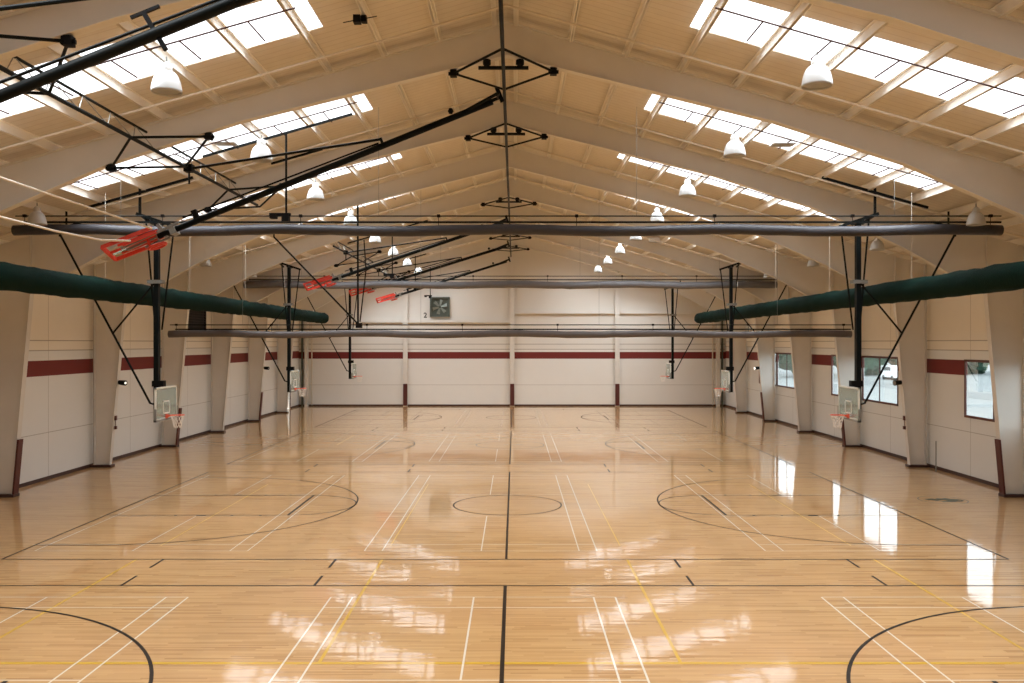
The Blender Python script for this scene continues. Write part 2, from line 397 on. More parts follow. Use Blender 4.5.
# side walls
def wall_with_holes(name, x, s, holes, label):
    """vertical wall plane normal to x, holes=(y0,y1,z0,z1) sorted by y"""
    mb = MB(); zt = zr(HW)+.1
    a, b = sorted((x, x+s*.10))
    y = YF
    for y0, y1, z0, z1 in holes:
        mb.box((a, y, 0), (b, y0, zt))
        if z0 > 0: mb.box((a, y0, 0), (b, y1, z0))
        mb.box((a, y0, z1), (b, y1, zt)); y = y1
    mb.box((a, y, 0), (b, YB+.3, zt))
    o = mb.obj(name, 'wall_side'); return tag(o, label, kind='structure')
WIN = []
for c in (31.7, 46.9, 62.1):
    WIN.append((c-4.45, c-.12)); WIN.append((c+.12, c+4.45))
WZ0, WZ1 = 2.5, 4.80
wall_with_holes('wall_right', XR, 1, [(a, b, WZ0, WZ1) for a, b in WIN], 'pale panelled right side wall with a dark red band')
DOOR_Y = (73.15, 74.15)
wall_with_holes('wall_left', XL, -1, [(DOOR_Y[0], DOOR_Y[1], 0, 2.1)], 'pale panelled left side wall with a dark red band')
# front wall behind the camera
MB().prism([(XL, YF-.2, 0), (XR, YF-.2, 0), (XR, YF-.2, zr(HW)), (XC, YF-.2, ZR), (XL, YF-.2, zr(HW))], (0, .2, 0)).obj('wall_front', 'wall_back')['kind'] = 'structure'
wb = MB().prism([(XL-.2, YB, 0), (XR+.2, YB, 0), (XR+.2, YB, zr(HW)), (XC, YB, ZR), (XL-.2, YB, zr(HW))], (0, .25, 0)).obj('wall_back', 'wall_back')
tag(wb, 'pale gabled end wall with a dark red band', kind='structure')
# ledges (girts) and posts of the end wall
for x in (-9.5, XC, 8.95):
    part(MB().box((x-.2, YB-.22, 0), (x+.2, YB-.19, zr(abs(x-XC))-.25)).box((x-.02, YB-.2, 0), (x+.02, YB, zr(abs(x-XC))-.25)), 'wall_post', 'cream_steel', wb)
    part(MB().box((x-.18, YB-.27, .05), (x+.18, YB-.225, 1.95)), 'guard_board', 'red_pad', wb)
part(MB().box((-18.4, YB-.20, 7.28), (-9.7, YB-.001, 7.50)).box((-9.3, YB-.20, 7.28), (XC-.2, YB-.001, 7.50)), 'girt', 'cream_steel', wb)
part(MB().box((XC+.2, YB-.20, 8.05), (8.7, YB-.001, 8.27)).box((9.2, YB-.20, 8.05), (18.1, YB-.001, 8.27)), 'girt', 'cream_steel', wb)
for s, nm in ((-1, 'left'), (1, 'right')):
    x = XC+s*17.9
    part(MB().box((x-.14, YB-.4, 0), (x+.14, YB-.002, 8.6)), 'corner_post', 'cream_steel', wb)
    x = XC+s*17.45
    part(MB().tube([(x, YB-.12, .1), (x, YB-.12, 8.9)], .05), 'conduit', 'pipe_cream', wb)
    x = XC+s*18.3
    part(MB().box((x-.06, YB-.2, 0), (x+.06, YB-.002, 8.4)), 'downpipe', 'fan_grey', wb)
tag(MB().box((XL+.02, YB-.03, 0), (XR-.02, YB-.001, .14)).obj('baseboard_back', 'brown_trim'), kind='structure')
for s, nm in ((-1, 'left'), (1, 'right')):
    a, b = sorted((XC+s*(HW-.001), XC+s*(HW-.03)))
    if s < 0:
        mb = MB().box((a, YF, 0), (b, DOOR_Y[0]-.12, .14)).box((a, DOOR_Y[1]+.12, 0), (b, YB-.03, .14))
    else: mb = MB().box((a, YF, 0), (b, YB-.03, .14))
    tag(mb.obj('baseboard_'+nm, 'brown_trim'), kind='structure')
    # horizontal girts along the wall
    a, b = sorted((XC+s*(HW-.001), XC+s*(HW-.09)))
    n = 1 if s < 0 else 2
    for j, zz in enumerate((8.3,)):
        tag(MB().box((a, YF, zz), (b, YB-.5, zz+.10)).obj('trim_%d' % (n+j), 'cream_steel'), kind='structure')

# side windows
for i, (a, b) in enumerate(WIN):
    r = thing('window_%d' % n_win, 'red-brown framed two-pane sliding window in the right wall, %s from the camera' % ORD[i], None, (XR, (a+b)/2, WZ0), kind='structure'); n_win += 1
    x0, x1 = XR-.02, XR+.03
    mb = MB(); t = .07
    mb.box((x0, a-.03, WZ0-.03), (x1, b+.03, WZ0+t)).box((x0, a-.03, WZ1-t), (x1, b+.03, WZ1+.03))
    mb.box((x0, a-.03, WZ0), (x1, a+t, WZ1)).box((x0, b-t, WZ0), (x1, b+.03, WZ1))
    part(mb, 'window_frame', 'window_frame', r)
    m_ = (a+b)/2
    part(MB().box((x0+.01, m_-.035, WZ0), (x1-.01, m_+.035, WZ1)), 'mullion', 'window_frame', r)
    for p, q in ((a+t, m_-.035), (m_+.035, b-t)):
        part(MB().box((XR+.005, p, WZ0+t), (XR+.011, q, WZ1-t)), 'pane', 'window_glass', r)
# exit door in the far left corner, standing ajar
dr = thing('door_1', 'cream exit door standing open in the far left corner, daylight outside', None, (XL, DOOR_Y[0], 0), kind='structure')
part(MB().box((XL-.1, DOOR_Y[0]-.06, 0), (XL+.03, DOOR_Y[0], 2.16)).box((XL-.1, DOOR_Y[1], 0), (XL+.03, DOOR_Y[1]+.06, 2.16)).box((XL-.1, DOOR_Y[0]-.06, 2.1), (XL+.03, DOOR_Y[1]+.06, 2.16)), 'door_frame', 'window_frame', dr)
ang = math.radians(86)
lf = part(MB().bar((XL-.05, DOOR_Y[1]-.02, 1.05), (XL-.05-.9*math.sin(ang), DOOR_Y[1]-.02-.9*math.cos(ang), 1.05), 2.08, .05, up=(math.cos(ang), -math.sin(ang), 0)), 'door_leaf', 'door_paint', dr)
part(MB().tube([(XL-.88, DOOR_Y[1]-.02, 1.0), (XL-.88, DOOR_Y[1]-.18, 1.0)], .025), 'door_handle', 'grey_steel', lf)

# ------------------------------------------------------------------ court markings on the floor
CX = -.24; COURTS = [12.45, 30.1, 47.75, 65.4]; HC = 7.6; HL = 12.8; LW = .065
def seg(mb, x0, y0, x1, y1, w_, z):
    d = Vector((x1-x0, y1-y0, 0)).normalized(); n = Vector((-d.y, d.x, 0))*w_/2
    a, b = Vector((x0, y0, z)), Vector((x1, y1, z))
    mb.poly([a-n, b-n, b+n, a+n])
def arc(mb, cx, cy, R, a0, a1, w_, z, n=64):
    vi = []; vo = []
    for i in range(n+1):
        t = a0+(a1-a0)*i/n
        vi.append(mb.bm.verts.new((cx+(R-w_/2)*math.cos(t), cy+(R-w_/2)*math.sin(t), z))); vo.append(mb.bm.verts.new((cx+(R+w_/2)*math.cos(t), cy+(R+w_/2)*math.sin(t), z)))
    for i in range(n): mb.bm.faces.new((vi[i], vo[i], vo[i+1], vi[i+1]))
ZK, ZW, ZY, ZFt = .0040, .0030, .0014, .0022
for yc in COURTS:
    mb = MB()
    y0, y1 = yc-HC, yc+HC; HL = 12.97 if yc < 20 else 12.8; LW = .065 if yc < 20 else .05; WW = .036 if yc < 20 else .032
    seg(mb, CX-HL, y0, CX+HL, y0, .055, ZK); seg(mb, CX-HL, y1, CX+HL, y1, .055, ZK)
    seg(mb, CX-HL, y0, CX-HL, y1, .055, ZK+.0002); seg(mb, CX+HL, y0, CX+HL, y1, .055, ZK+.0002)
    seg(mb, CX+.03, y0, CX+.03, y1, LW+.01, ZK+.0002)
    arc(mb, CX, yc, 1.83, 0, 2*PI, .05, ZK+.0001)
    for s in (-1, 1):
        xb = CX+s*HL; xh = xb-s*1.6; xf = xb-s*5.8
        a0, a1 = (-PI/2, PI/2) if s < 0 else (PI/2, 3*PI/2)
        arc(mb, xh, yc, 6.02, a0, a1, LW, ZK+.0001)
        for q in (-6.02, 6.02): seg(mb, xb, yc+q, xh, yc+q, LW, ZK+.0001)
        seg(mb, xf, yc-1.83, xf, yc+1.83, LW+.03, ZK+.0001)
        arc(mb, xf, yc, 1.83, a0, a1, .05, ZK+.0001, 32)
        for q in (-1.83, 1.83):
            seg(mb, xb, yc+q, xf, yc+q, .045, ZK+.0001)
            for d in (2.2, 3.1, 4.0, 4.9):
                seg(mb, xb-s*(d), yc+q*1.0+math.copysign(.06, q), xb-s*(d+.08), yc+q+math.copysign(.06, q), .12, ZK+.0003)
            seg(mb, xb-s*2.9, yc+q+math.copysign(.06, q), xb-s*3.2, yc+q+math.copysign(.06, q), .12, ZK+.0003)
        for q in (-1, 1):
            for xx in (CX+s*4.3, CX+s*8.68): seg(mb, xx, yc+q*HC, xx, yc+q*(HC+.85), .06, ZK+.0003)
    part(mb, 'court_marking', 'line_black', fl)
    mb = MB(); mf = MB(); my = MB()
    for x0, x1, xm in ((-13.16, -7.06, -10.11), (-3.97, 2.18, -.88), (6.64, 12.78, 9.68)):
        a, b = yc-6.7, yc+6.7
        for xx in (x0, x0+.47, x1-.47, x1):
            if abs(abs(xx-CX)-HL) < .3: continue
            seg(mb, xx, a, xx, b, WW, ZW)
        seg(mb, xm, yc-1.98, xm, a, WW, ZW); seg(mb, xm, yc+1.98, xm, b, WW, ZW)
        for q in (a, b, yc-1.98, yc+1.98, a+.76, b-.76): seg(mf, x0, q, x1, q, .04, ZFt)
    part(mb, 'court_marking', 'line_white', fl); part(mf, 'court_marking', 'line_faint', fl)
    if yc < 20:
        for xx in (-9.6, -3.36, 2.86, 9.13): seg(my, xx, 15.2, xx, 22.5, .06, ZY)
        seg(my, XL+.5, 15.2, XR-.5, 15.2, .10, ZY+.0001)
    elif yc < 40:
        for xx in (-9.6, -3.36, 2.86, 9.13): seg(my, xx, 24, xx, 34.5, .035, ZY)
        seg(my, -9.6, 34.5, 9.13, 34.5, .05, ZY+.0001)
    else:
        my.poly([(-9.6, yc, ZY), (-9.56, yc, ZY), (-9.56, yc+5, ZY), (-9.6, yc+5, ZY)])
    part(my, 'court_marking', 'line_yellow', fl)
# green emblem painted beside the court
mb = MB(); ex, ey = 15.0, 31.0
arc(mb, ex, ey, .80, 0, 2*PI, .035, .003, 40)
for a, b, c, d in ((-.35, -.1, .1, .18), (0, .12, .35, -.1), (.1, -.2, .55, .1), (-.1, .3, .25, .05), (.2, .35, .45, -.25), (-.55, .05, -.2, .2), (-.2, -.35, .3, -.28)):
    seg(mb, ex+a, ey+b, ex+c, ey+d, .2, .0035+a*.0005)
arc(mb, ex+.42, ey-.05, .22, 0, 2*PI, .09, .0032, 24)
part(mb, 'floor_emblem', 'line_green', fl)

# ------------------------------------------------------------------ court basketball goals
def net_mesh(c, R, h):
    mb = MB(); n = 10
    lv = [(R, 0), (R*.86, -h*.25), (R*.70, -h*.5), (R*.60, -h*.75), (R*.58, -h)]
    for i in range(len(lv)-1):
        (r0, z0), (r1, z1) = lv[i], lv[i+1]
        for k in range(n):
            for d in (-.5, .5):
                a = 2*PI*(k+(i % 2)*.5)/n; b = a+2*PI*d/n
                mb.tube([c+Vector((r0*math.cos(a), r0*math.sin(a), z0)), c+Vector((r1*math.cos(b), r1*math.sin(b), z1))], .009, 4)
    return mb
def backstop(s, yc, label, low=3.25):
    U = lambda u, y, z: Vector((CX+s*u, yc+y, z))
    r = thing('basketball_goal', label, 'basketball goal', U(11.9, 0, 2.7), 'ceiling hung basketball goals')
    m = part(MB().bar(U(11.92, 0, 6.4), U(11.92, 0, 9.62), .15, .2).bar(U(11.92, 0, low), U(11.92, 0, 6.4), .16, .2), 'mast', 'black_steel', r)
    part(MB().bar(U(11.3, 0, 9.46), U(12.62, 0, 9.90), .1, .1), 'top_bar', 'black_steel', r)
    part(MB().bar(U(12.5, 0, 9.88), U(12.5, 0, 10.78), .07, .07), 'hanger_post', 'black_steel', r)
    part(MB().bar(U(12.5, 0, 9.86), U(12.5, 1.1, 9.7), .07, .07).bar(U(11.9, -.5, 9.6), U(11.9, .5, 9.6), .08, .08), 'hanger_arm', 'black_steel', r)
    part(MB().bar(U(10.7, 0, zr(10.7)-.27), U(14.3, 0, zr(14.3)-.27), .08, .08), 'header_pipe', 'black_steel', r)
    for a, b in ((11.38, 11.80), (12.35, 12.02)):
        part(MB().tube([U(a, .12, 9.5 if a < 12 else 9.8), U(b, .12, 5.95)], .032, 8), 'stay', 'black_steel', r)
    part(MB().bar(U(11.7, 0, 7.58), U(12.2, 0, 7.58), .3, .12), 'collar', 'grey_steel', r)
    part(MB().tube([U(15.22, 0, 9.2), U(12.15, 0, 3.45), U(11.95, 0, 3.40)], .038, 8), 'diagonal_brace', 'black_steel', r)
    part(MB().tube([U(12.0, 0, 7.55), U(13.42, 0, 5.83)], .032, 8), 'short_brace', 'black_steel', r)
    part(MB().bar(U(14.5, 0, 9.60), U(15.5, 0, 9.32), .09, .06).bar(U(15.0, 0, 9.5), U(15.0, 0, zr(15)-.2), .05, .05).bar(U(15.22, 0, 9.12), U(15.22, 0, 9.42), .06, .06), 'brace_bracket', 'black_steel', r)
    part(MB().box(tuple(min(p, q) for p, q in zip(U(11.66, -.12, 4.02), U(12.05, .12, 4.22))), tuple(max(p, q) for p, q in zip(U(11.66, -.12, 4.02), U(12.05, .12, 4.22)))), 'height_adjuster', 'black', r)
    # backboard, facing the middle of the court
    z0, z1, hw, u0 = 2.93, 4.02, .915, 11.60
    g = MB()
    def ubox(mb, ua, ub, ya, yb, za, zb):
        p, q = U(ua, ya, za), U(ub, yb, zb); mb.box([min(a, b) for a, b in zip(p, q)], [max(a, b) for a, b in zip(p, q)]); return mb
    bd = part(ubox(MB(), u0, u0+.012, -hw+.04, hw-.04, z0+.04, z1-.04), 'backboard_glass', 'board_glass', r, label='greenish glass backboard')
    fr = MB(); t = .055
    ubox(fr, u0-.012, u0+.04, -hw, hw, z0, z0+t); ubox(fr, u0-.012, u0+.04, -hw, hw, z1-t, z1); ubox(fr, u0-.012, u0+.04, -hw, -hw+t, z0, z1); ubox(fr, u0-.012, u0+.04, hw-t, hw, z0, z1)
    part(fr, 'backboard_frame', 'board_frame', r)
    tg = MB(); t = .05
    ubox(tg, u0-.008, u0-.002, -.30, .30, 3.10, 3.10+t); ubox(tg, u0-.008, u0-.002, -.30, .30, 3.50, 3.55); ubox(tg, u0-.008, u0-.002, -.30, -.25, 3.10, 3.55); ubox(tg, u0-.008, u0-.002, .25, .30, 3.10, 3.55)
    part(tg, 'target_square', 'board_white', bd)
    pd = MB()
    ubox(pd, u0-.03, u0+.06, -hw-.02, hw+.02, z0-.05, z0+.015); ubox(pd, u0-.03, u0+.06, -hw-.02, -hw+.02, z0-.05, z0+.38); ubox(pd, u0-.03, u0+.06, hw-.02, hw+.02, z0-.05, z0+.38)
    part(pd, 'edge_padding', 'grey_steel', r)
    ar = MB()
    for yy in (-.35, .35):
        ar.bar(U(u0+.05, yy, z0+.05), U(u0+.05, yy, z1-.03), .05, .06)
    for zz in (3.3, 3.85): ar.bar(U(u0+.07, -.4, zz), U(u0+.07, .4, zz), .05, .07); ar.bar(U(u0+.05, 0, zz), U(11.92, 0, zz), .07, .07)
    part(ar, 'mount_frame', 'black_steel', r)
    hc = U(u0-.15-.2286, 0, 3.05)
    rm = MB().torus(hc, (1, 0, 0), (0, 1, 0), .229, .012).bar(U(u0-.01, 0, 3.02), U(u0-.16, 0, 3.04), .16, .05)
    for yy in (-.14, .14): rm.bar(U(u0-.01, yy, 2.98), U(u0-.22, yy*1.1, 3.045), .02, .02)
    ubox(rm, u0-.03, u0-.008, -.1, .1, 2.92, 3.08)
    ri = part(rm, 'rim', 'rim', r)
    part(net_mesh(hc+Vector((0, 0, -.01)), .225, .42), 'net', 'white_net', ri)
    return r
for j, yc in enumerate(COURTS[1:]):
    for s in (-1, 1):
        backstop(s, yc, 'black ceiling hung basketball goal, glass board, %s side, %s' % ('left' if s < 0 else 'right', ('nearest the camera', 'middle of three', 'farthest, before the end wall')[j]), low=3.25 if j == 0 else 2.85)

# ------------------------------------------------------------------ roof-hung fold-up goals on long booms
def folding_goal(y0, label, hp=7.2, xp=-.45, winch=True, drop=4.05, xe=-10.5):
    """boom hinged at the ridge, folded up towards the left wall"""
    Z = lambda H: CH+H
    piv = Vector((xp, y0, Z(hp))); end = Vector((xe, y0, Z(hp-drop)))
    d = (end-piv).normalized(); up = Vector((-d.z, 0, d.x)); up = up if up.z > 0 else -up
    r = thing('folding_basketball_goal', label, 'folding basketball goal', piv, 'folded basketball goals under the roof')
    L = (end-piv).length
    at = lambda t, h=0, yy=0: piv+d*(L*t)+up*h+Vector((0, yy, 0))
    part(MB().tube([at(.02), at(1)], .095, 12), 'boom', 'black_steel', r, True)
    part(MB().tube([at(0.0, .1, -.25), at(.13)], .05, 8).tube([at(0.0, .1, .25), at(.13)], .05, 8).tube([at(0, .1, -.28), at(0, .1, .28)], .05, 8).bar(at(-.005, -.12), at(-.005, .34), .08, .12), 'hinge_mount', 'black_steel', r)
    part(MB().tube([at(.35, .12), at(.92, .24)], .026, 6), 'upper_rod', 'black_steel', r)
    part(MB().bar(at(.34, -.06), at(.34, .24), .08, .08), 'strut_lug', 'black_steel', r)
    je = Vector((-9.65, y0+.15, Z(5.17)))
    part(MB().tube([at(.34, .2), je], .04, 8), 'fold_strut', 'black_steel', r)
    part(MB().box(je-Vector((.12, .14, .10)), je+Vector((.12, .14, .12))).tube([je, je-Vector((0, 0, .45))], .03, 6), 'strut_joint', 'black', r)
    part(MB().lathe([(.05, -.08), (.09, 0), (.05, .08)], at(.135, .2), 10), 'cable_pulley', 'black', r)
    part(MB().bar(at(.885, -.02), at(.885, .32), .14, .16), 'boom_lug', 'black', r)
    # grey end clamp and arms
    cl = MB().bar(at(.955, .0, -.2), at(.955, .0, .2), .28, .16, up=d)
    for yy in (-.2, .2): cl.bar(at(.93, .1, yy), at(1.10, .02, yy), .07, .07)
    cl.bar(at(.98, -.12), at(.99, .34), .10, .10)
    part(cl, 'end_clamp', 'grey_steel', r)
    # board folded nearly flat under the boom's end
    o = at(1.0, .22, -.30); wv = Vector((0, .9, -.28)); lv = d*1.55+up*.02
    pane = MB().prism([o+wv*.52, o+lv+wv*.52, o+lv+wv*.73, o+wv*.73], up*.012)
    part(pane, 'backboard_glass', 'board_glass', r)
    pd = MB()
    for a, b in ((o, o+lv), (o+wv, o+lv+wv), (o+lv, o+lv+wv)): pd.bar(a, b, .09, .10)
    for q, e in ((.25, .75), (.5, 1.0), (.75, .8)): pd.bar(o+wv*q+lv*-.06, o+wv*q+lv*e, .06, .07)
    pd.bar(o-up*.16+lv*-.05, o-up*.16+lv*.62, .07, .07)
    part(pd, 'edge_padding', 'red', r, label='bright red edge padding')
    c = o+lv*.08+wv*.45-up*.34
    rm = MB().torus(c, d, (0, 1, 0), .26, .035, 24, 8).bar(c+lv*.12, c+lv*.12+up*.3, .16, .05).bar(c+d*.2, c-d*.25, .05, .05)
    ri = part(rm, 'rim', 'red', r)
    part(MB().bar(c-d*.45+up*.1, c+d*.35+up*.1, .05, .05).bar(c-d*.1, c-d*.1+up*.4, .04, .04), 'rim_arm', 'grey_steel', r)
    if not winch:
        part(MB().bar(at(.525, .38), at(.515, -.3), .07, .07).bar(at(.50, .38), at(.545, .38), .05, .05), 'crossbar', 'black', r)
        return r
    # winch header below the purlins and its drop pole
    yh = y0+2.0
    u0, u1 = 9.7, 4.95
    part(MB().bar((XC-u0, yh, zr(u0)-.27), (XC-u1, yh, zr(u1)-.27), .07, .07), 'header_pipe', 'black_steel', r)
    part(MB().bar((XC-8.35, yh+3, zr(8.35)-.27), (XC-6.55, yh+3, zr(6.55)-.27), .07, .07), 'short_header_pipe', 'black_steel', r)
    xx = XC-7.05
    part(MB().tube([(xx, yh, zr(7.05)-.27), (xx, yh, Z(4.1))], .035, 8), 'drop_pole', 'black_steel', r)
    part(MB().box((xx-.52, yh-.08, Z(4.02)), (xx+.14, yh+.08, Z(4.12))).box((xx-.12, yh-.12, Z(3.85)), (xx+.1, yh+.12, Z(4.1))).box((xx-.5, yh-.12, Z(3.95)), (xx-.3, yh+.12, Z(4.1))), 'winch', 'black', r)
    return r
for y0, hp, drop, xe, lab in ((14.0, 7.0, 4.05, -10.5, 'huge black boom of a folded basketball goal crossing the top left corner'),
                    (26.1, 7.2, 4.05, -10.5, 'nearest folded red-padded basketball goal on a long black boom'),
                    (50.5, 6.95, 3.35, -10.4, 'second red-padded folded goal, its black boom above the middle curtain roll'),
                    (62.7, 6.9, 3.0, -10.1, 'third folded goal with a black boom from the ridge'),
                    (74.2, 6.9, 2.98, -10.0, 'farthest red-padded folded goal, close to the end wall')):
    folding_goal(y0, lab, hp, winch=y0 > 20, drop=drop, xe=xe)

# ------------------------------------------------------------------ black support trusses clamped under the roof beams
def clamp(mb, p): mb.box((p[0]-.09, p[1]-.10, p[2]-.09), (p[0]+.09, p[1]+.10, p[2]+.09)).box((p[0]-.14, p[1]-.04, p[2]-.05), (p[0]+.14, p[1]+.04, p[2]+.03))
def rhombus(r, x, y, h, dx=1.33, dy=1.85, slope=0):
    """horizontal diamond of pipes clamped to the bottom flange of the beam at y"""
    zc = h
    a = Vector((x-dx, y, bot(abs(x-dx-XC))-.10)); b = Vector((x+dx, y, bot(abs(x+dx-XC))-.10)); n_ = Vector((x, y-dy, zc)); f_ = Vector((x, y+dy, zc))
    for p in (a, b):
        for q in (n_, f_): part(MB().tube([p, q], .034, 8), 'diamond_brace', 'black_steel', r)
    mb = MB(); clamp(mb, a); part(mb, 'beam_clamp', 'black', r); mb = MB(); clamp(mb, b); part(mb, 'beam_clamp', 'black', r)
def side_truss(ya, yb, frames, label):
    x = -9.65; h = CH+5.17
    r = thing('support_truss', label, 'roof truss', (x, ya, h))
    part(MB().tube([(x, ya, h), (x, yb, h)], .05, 8), 'bottom_chord', 'black_steel', r)
    ys = sorted([ya]+list(frames)+[yb])
    for a, b in zip(ys[:-1], ys[1:]):
        if b-a < 2: continue
        part(MB().tube([(x-.25, a+.3, h+.50), (x-.25, b-.3, h+.50)], .035, 8), 'top_chord', 'black_steel', r)
        mb = MB(); n = int((b-a)/.75); 
        for i in range(n):
            t0, t1 = a+.3+(b-a-.6)*i/n, a+.3+(b-a-.6)*(i+1)/n
            p, q = ((x, t0, h), (x-.25, t1, h+.5)) if i % 2 == 0 else ((x-.25, t0, h+.5), (x, t1, h))
            mb.tube([p, q], .012, 5)
        part(mb, 'truss_lattice', 'grey_steel', r)
    for f in frames: rhombus(r, x, f, h)
    return r
side_truss(12.5, 33.2, [16.5, 24.1, 31.7], 'black pipe truss clamped under the nearer beams left of the ridge')
side_truss(47.2, 75.5, [54.5, 62.1, 69.7], 'black pipe truss clamped under the far beams left of the ridge')
hr = CH+7.42
rr = thing('ridge_pipe', 'long black pipe running under the ridge with diamond braces', 'ridge pipe', (XC-.1, 12, hr))
part(MB().tube([(XC-.1, 10.5, hr), (XC-.1, 75.5, hr-.05)], .05, 8), 'main_pipe', 'black_steel', rr)
for f in (16.5, 24.1, 31.7, 46.9, 62.1, 69.7):
    rhombus(rr, XC-.1, f, hr, 1.36, 1.8)
    part(MB().box((XC-.78, f-.15, hr+.00), (XC+.58, f-.05, hr+.08)), 'crossbar', 'black_steel', rr)
    for q in (-.55, .35):
        part(MB().lathe([(.06, 0), (.11, .05), (.11, .17), (.05, .2)], (XC+q, f-.1, hr+.08), 10), 'crossbar_knob', 'black', rr)
# tall hoist pole further back, left of the ridge
yh = 40.7
r = thing('hoist_pole', 'slim black hoist pole with a long diagonal stay left of the ridge', 'hoist pole', P(358, 325, yh))
part(MB().tube([P(357.7, 191.5, yh), P(358, 325, yh)], .045, 8), 'pole', 'black_steel', r)
part(MB().tube([P(274, 237, yh), P(359, 325, yh)], .04, 8), 'diagonal_stay', 'black_steel', r)
part(MB().tube([P(364, 240, yh), P(366, 270, yh), P(360, 322, yh)], .03, 8), 'hoist_cable', 'black', r)
part(MB().box(P(356, 328, yh)-Vector((0, .1, 0)), P(362, 323, yh)+Vector((0, .1, 0))), 'pole_foot', 'black', r)
part(MB().bar(P(268, 231.5, yh), P(290, 227, yh), .08, .08).bar(P(274, 237, yh), P(274, 229, yh), .06, .06), 'header_pipe', 'black_steel', r)
# ------------------------------------------------------------------ rolled divider curtains
def curtain_roll(y, x0, x1, zroll, rad, m, label, zrail, ztop):
    r = thing('rolled_divider_curtain', label, 'divider curtain', ((x0+x1)/2, y, zroll), 'rolled divider curtains')
    n = 72; mb = MB(); pts = []
    for i in range(n+1):
        t = i/n; x = x0+(x1-x0)*t
        sag = .035*math.sin(t*9*PI)*(1 if i % 2 else 1)+.02*noise.noise(Vector((x*.7, y, 0)))
        pts.append((x, y, zroll+sag))
    mb.tube(pts, rad, 14)
    for v in mb.bm.verts:
        nn = noise.noise(Vector((v.co.x*1.6, y+v.co.z*5, 3)))
        v.co.z += nn*rad*.14; v.co.y += nn*rad*.1
    part(mb, 'curtain_roll', m, r, True)
    part(MB().bar((x0+.3, y+.02, zrail), (x1, y+.02, zrail), .07, .06), 'lift_rail', 'grey_steel' if 0 else 'black_steel', r)
    part(MB().tube([(x0+.05, y, ztop), (x1, y, ztop)], .022, 8), 'drive_pipe', 'black_steel', r)
    cnt = 8
    for i in range(cnt):
        x = x0+.35+(x1-x0-.7)*i/(cnt-1)
        hg = part(MB().tube([(x, y, zroll+rad*.8), (x, y, ztop)], .012, 6).box((x-.05, y-.05, ztop-.04), (x+.05, y+.05, ztop+.05)), 'lift_strap', 'black', r)
    u = lambda x: zr(abs(x-XC))-.01
    for i in range(4):
        x = x0+3.5+(x1-x0-7.0)*i/3
        part(MB().tube([(x, y, ztop), (x, y, u(x))], .007, 5), 'hanger_wire', 'grey_steel', r)
    return r
curtain_roll(29.0, -16.4, 15.95, 9.19, .17, 'vinyl_grey', 'dark grey rolled divider curtain, nearest the camera and highest in view', 9.46, 9.66)
curtain_roll(54.0, -16.5, 16.0, 9.05, .22, 'vinyl_light', 'grey rolled divider curtain before the end wall fan, farthest of the three', 9.36, 9.58)
curtain_roll(42.0, -16.4, 15.97, 5.92, .165, 'vinyl_tan', 'brownish grey rolled net hanging lowest of the three crosswise rolls', 6.15, 6.36)

# ------------------------------------------------------------------ long green rolls along both side walls
for s, x, lab in ((-1, -13.5, 'thick dark green rolled netting hung along the left wall'), (1, 13.1, 'thick dark green rolled netting hung along the right wall')):
    r = thing('rolled_green_netting', lab, 'rolled netting', (x, 40, 7.25), 'green netting rolls')
    mb = MB(); n = 150; R = .37
    pts = [(x, 9+(62.7-9)*i/n, 7.25) for i in range(n+1)]
    mb.tube(pts, R, 18)
    for v in mb.bm.verts:
        nn = noise.noise(Vector((v.co.x*4, v.co.y*1.5, v.co.z*4)))
        dv = Vector((v.co.x-x, 0, v.co.z-7.25)); v.co += dv*(nn*.12)
        if v.co.z > 7.5: v.co.z += .04*noise.noise(Vector((v.co.y*6, v.co.x*3, 1)))
    part(mb, 'netting_roll', 'green_cloth', r, True)
    part(MB().tube([(x, 62.6, 7.25), (x, 62.8, 7.25), (x, 62.95, 7.25)], .30, 14), 'roll_end', 'green_cloth', r)
    for i in range(7):
        y = 14+7.6*i
        part(MB().tube([(x, y, 7.5), (x, y, zr(abs(x-XC))-.2)], .008, 5), 'hanger_wire', 'wire', r)

# ------------------------------------------------------------------ high-bay lamps
def make_lamp():
    r = thing('high_bay_lamp', 'x', 'ceiling lamp', (0, 0, 0))
    prof = [(.12, .49), (.19, .455), (.25, .39), (.295, .29), (.325, .17), (.345, .05), (.348, .0), (.333, .0), (.33, .05), (.308, .17), (.275, .28), (.23, .37), (.12, .44)]
    sh = MB().lathe(prof, (0, 0, 0), 32, caps=False); 
    part(sh, 'lamp_shade', 'lamp_white', r, True)
    part(MB().lathe([(.02, .07), (.20, .03), (.31, .04), (.31, .06), (.2, .08), (.02, .12)], (0, 0, 0), 24), 'lens', 'lamp_lens', r, True)
    part(MB().lathe([(.12, .45), (.135, .48), (.135, .60), (.10, .66), (.045, .70)], (0, 0, 0), 20), 'ballast_housing', 'lamp_house', r, True)
    part(MB().tube([(0, 0, .69), (0, 0, .82)], .02, 8), 'hook', 'grey_steel', r)
    return r
proto = make_lamp(); first = True
rows = []
for s, X, H, nm in ((1, 6.94, 5.88, 'row right of the ridge'), (-1, -7.98, 5.74, 'row left of the ridge')):
    for j in range(8): rows.append((X, 20.3+BAY*j, CH+H, 1.0, '%s lamp from the camera in the %s' % (ORD[j], nm), s))
for s, X, H, nm in ((1, 14.55, 3.72, 'row by the right wall'), (-1, -15.05, 3.74, 'row by the left wall')):
    for j in range(7): rows.append((X, 27.9+BAY*j, CH+H, .82, '%s lamp from the camera in the %s' % (ORD[j], nm), s))
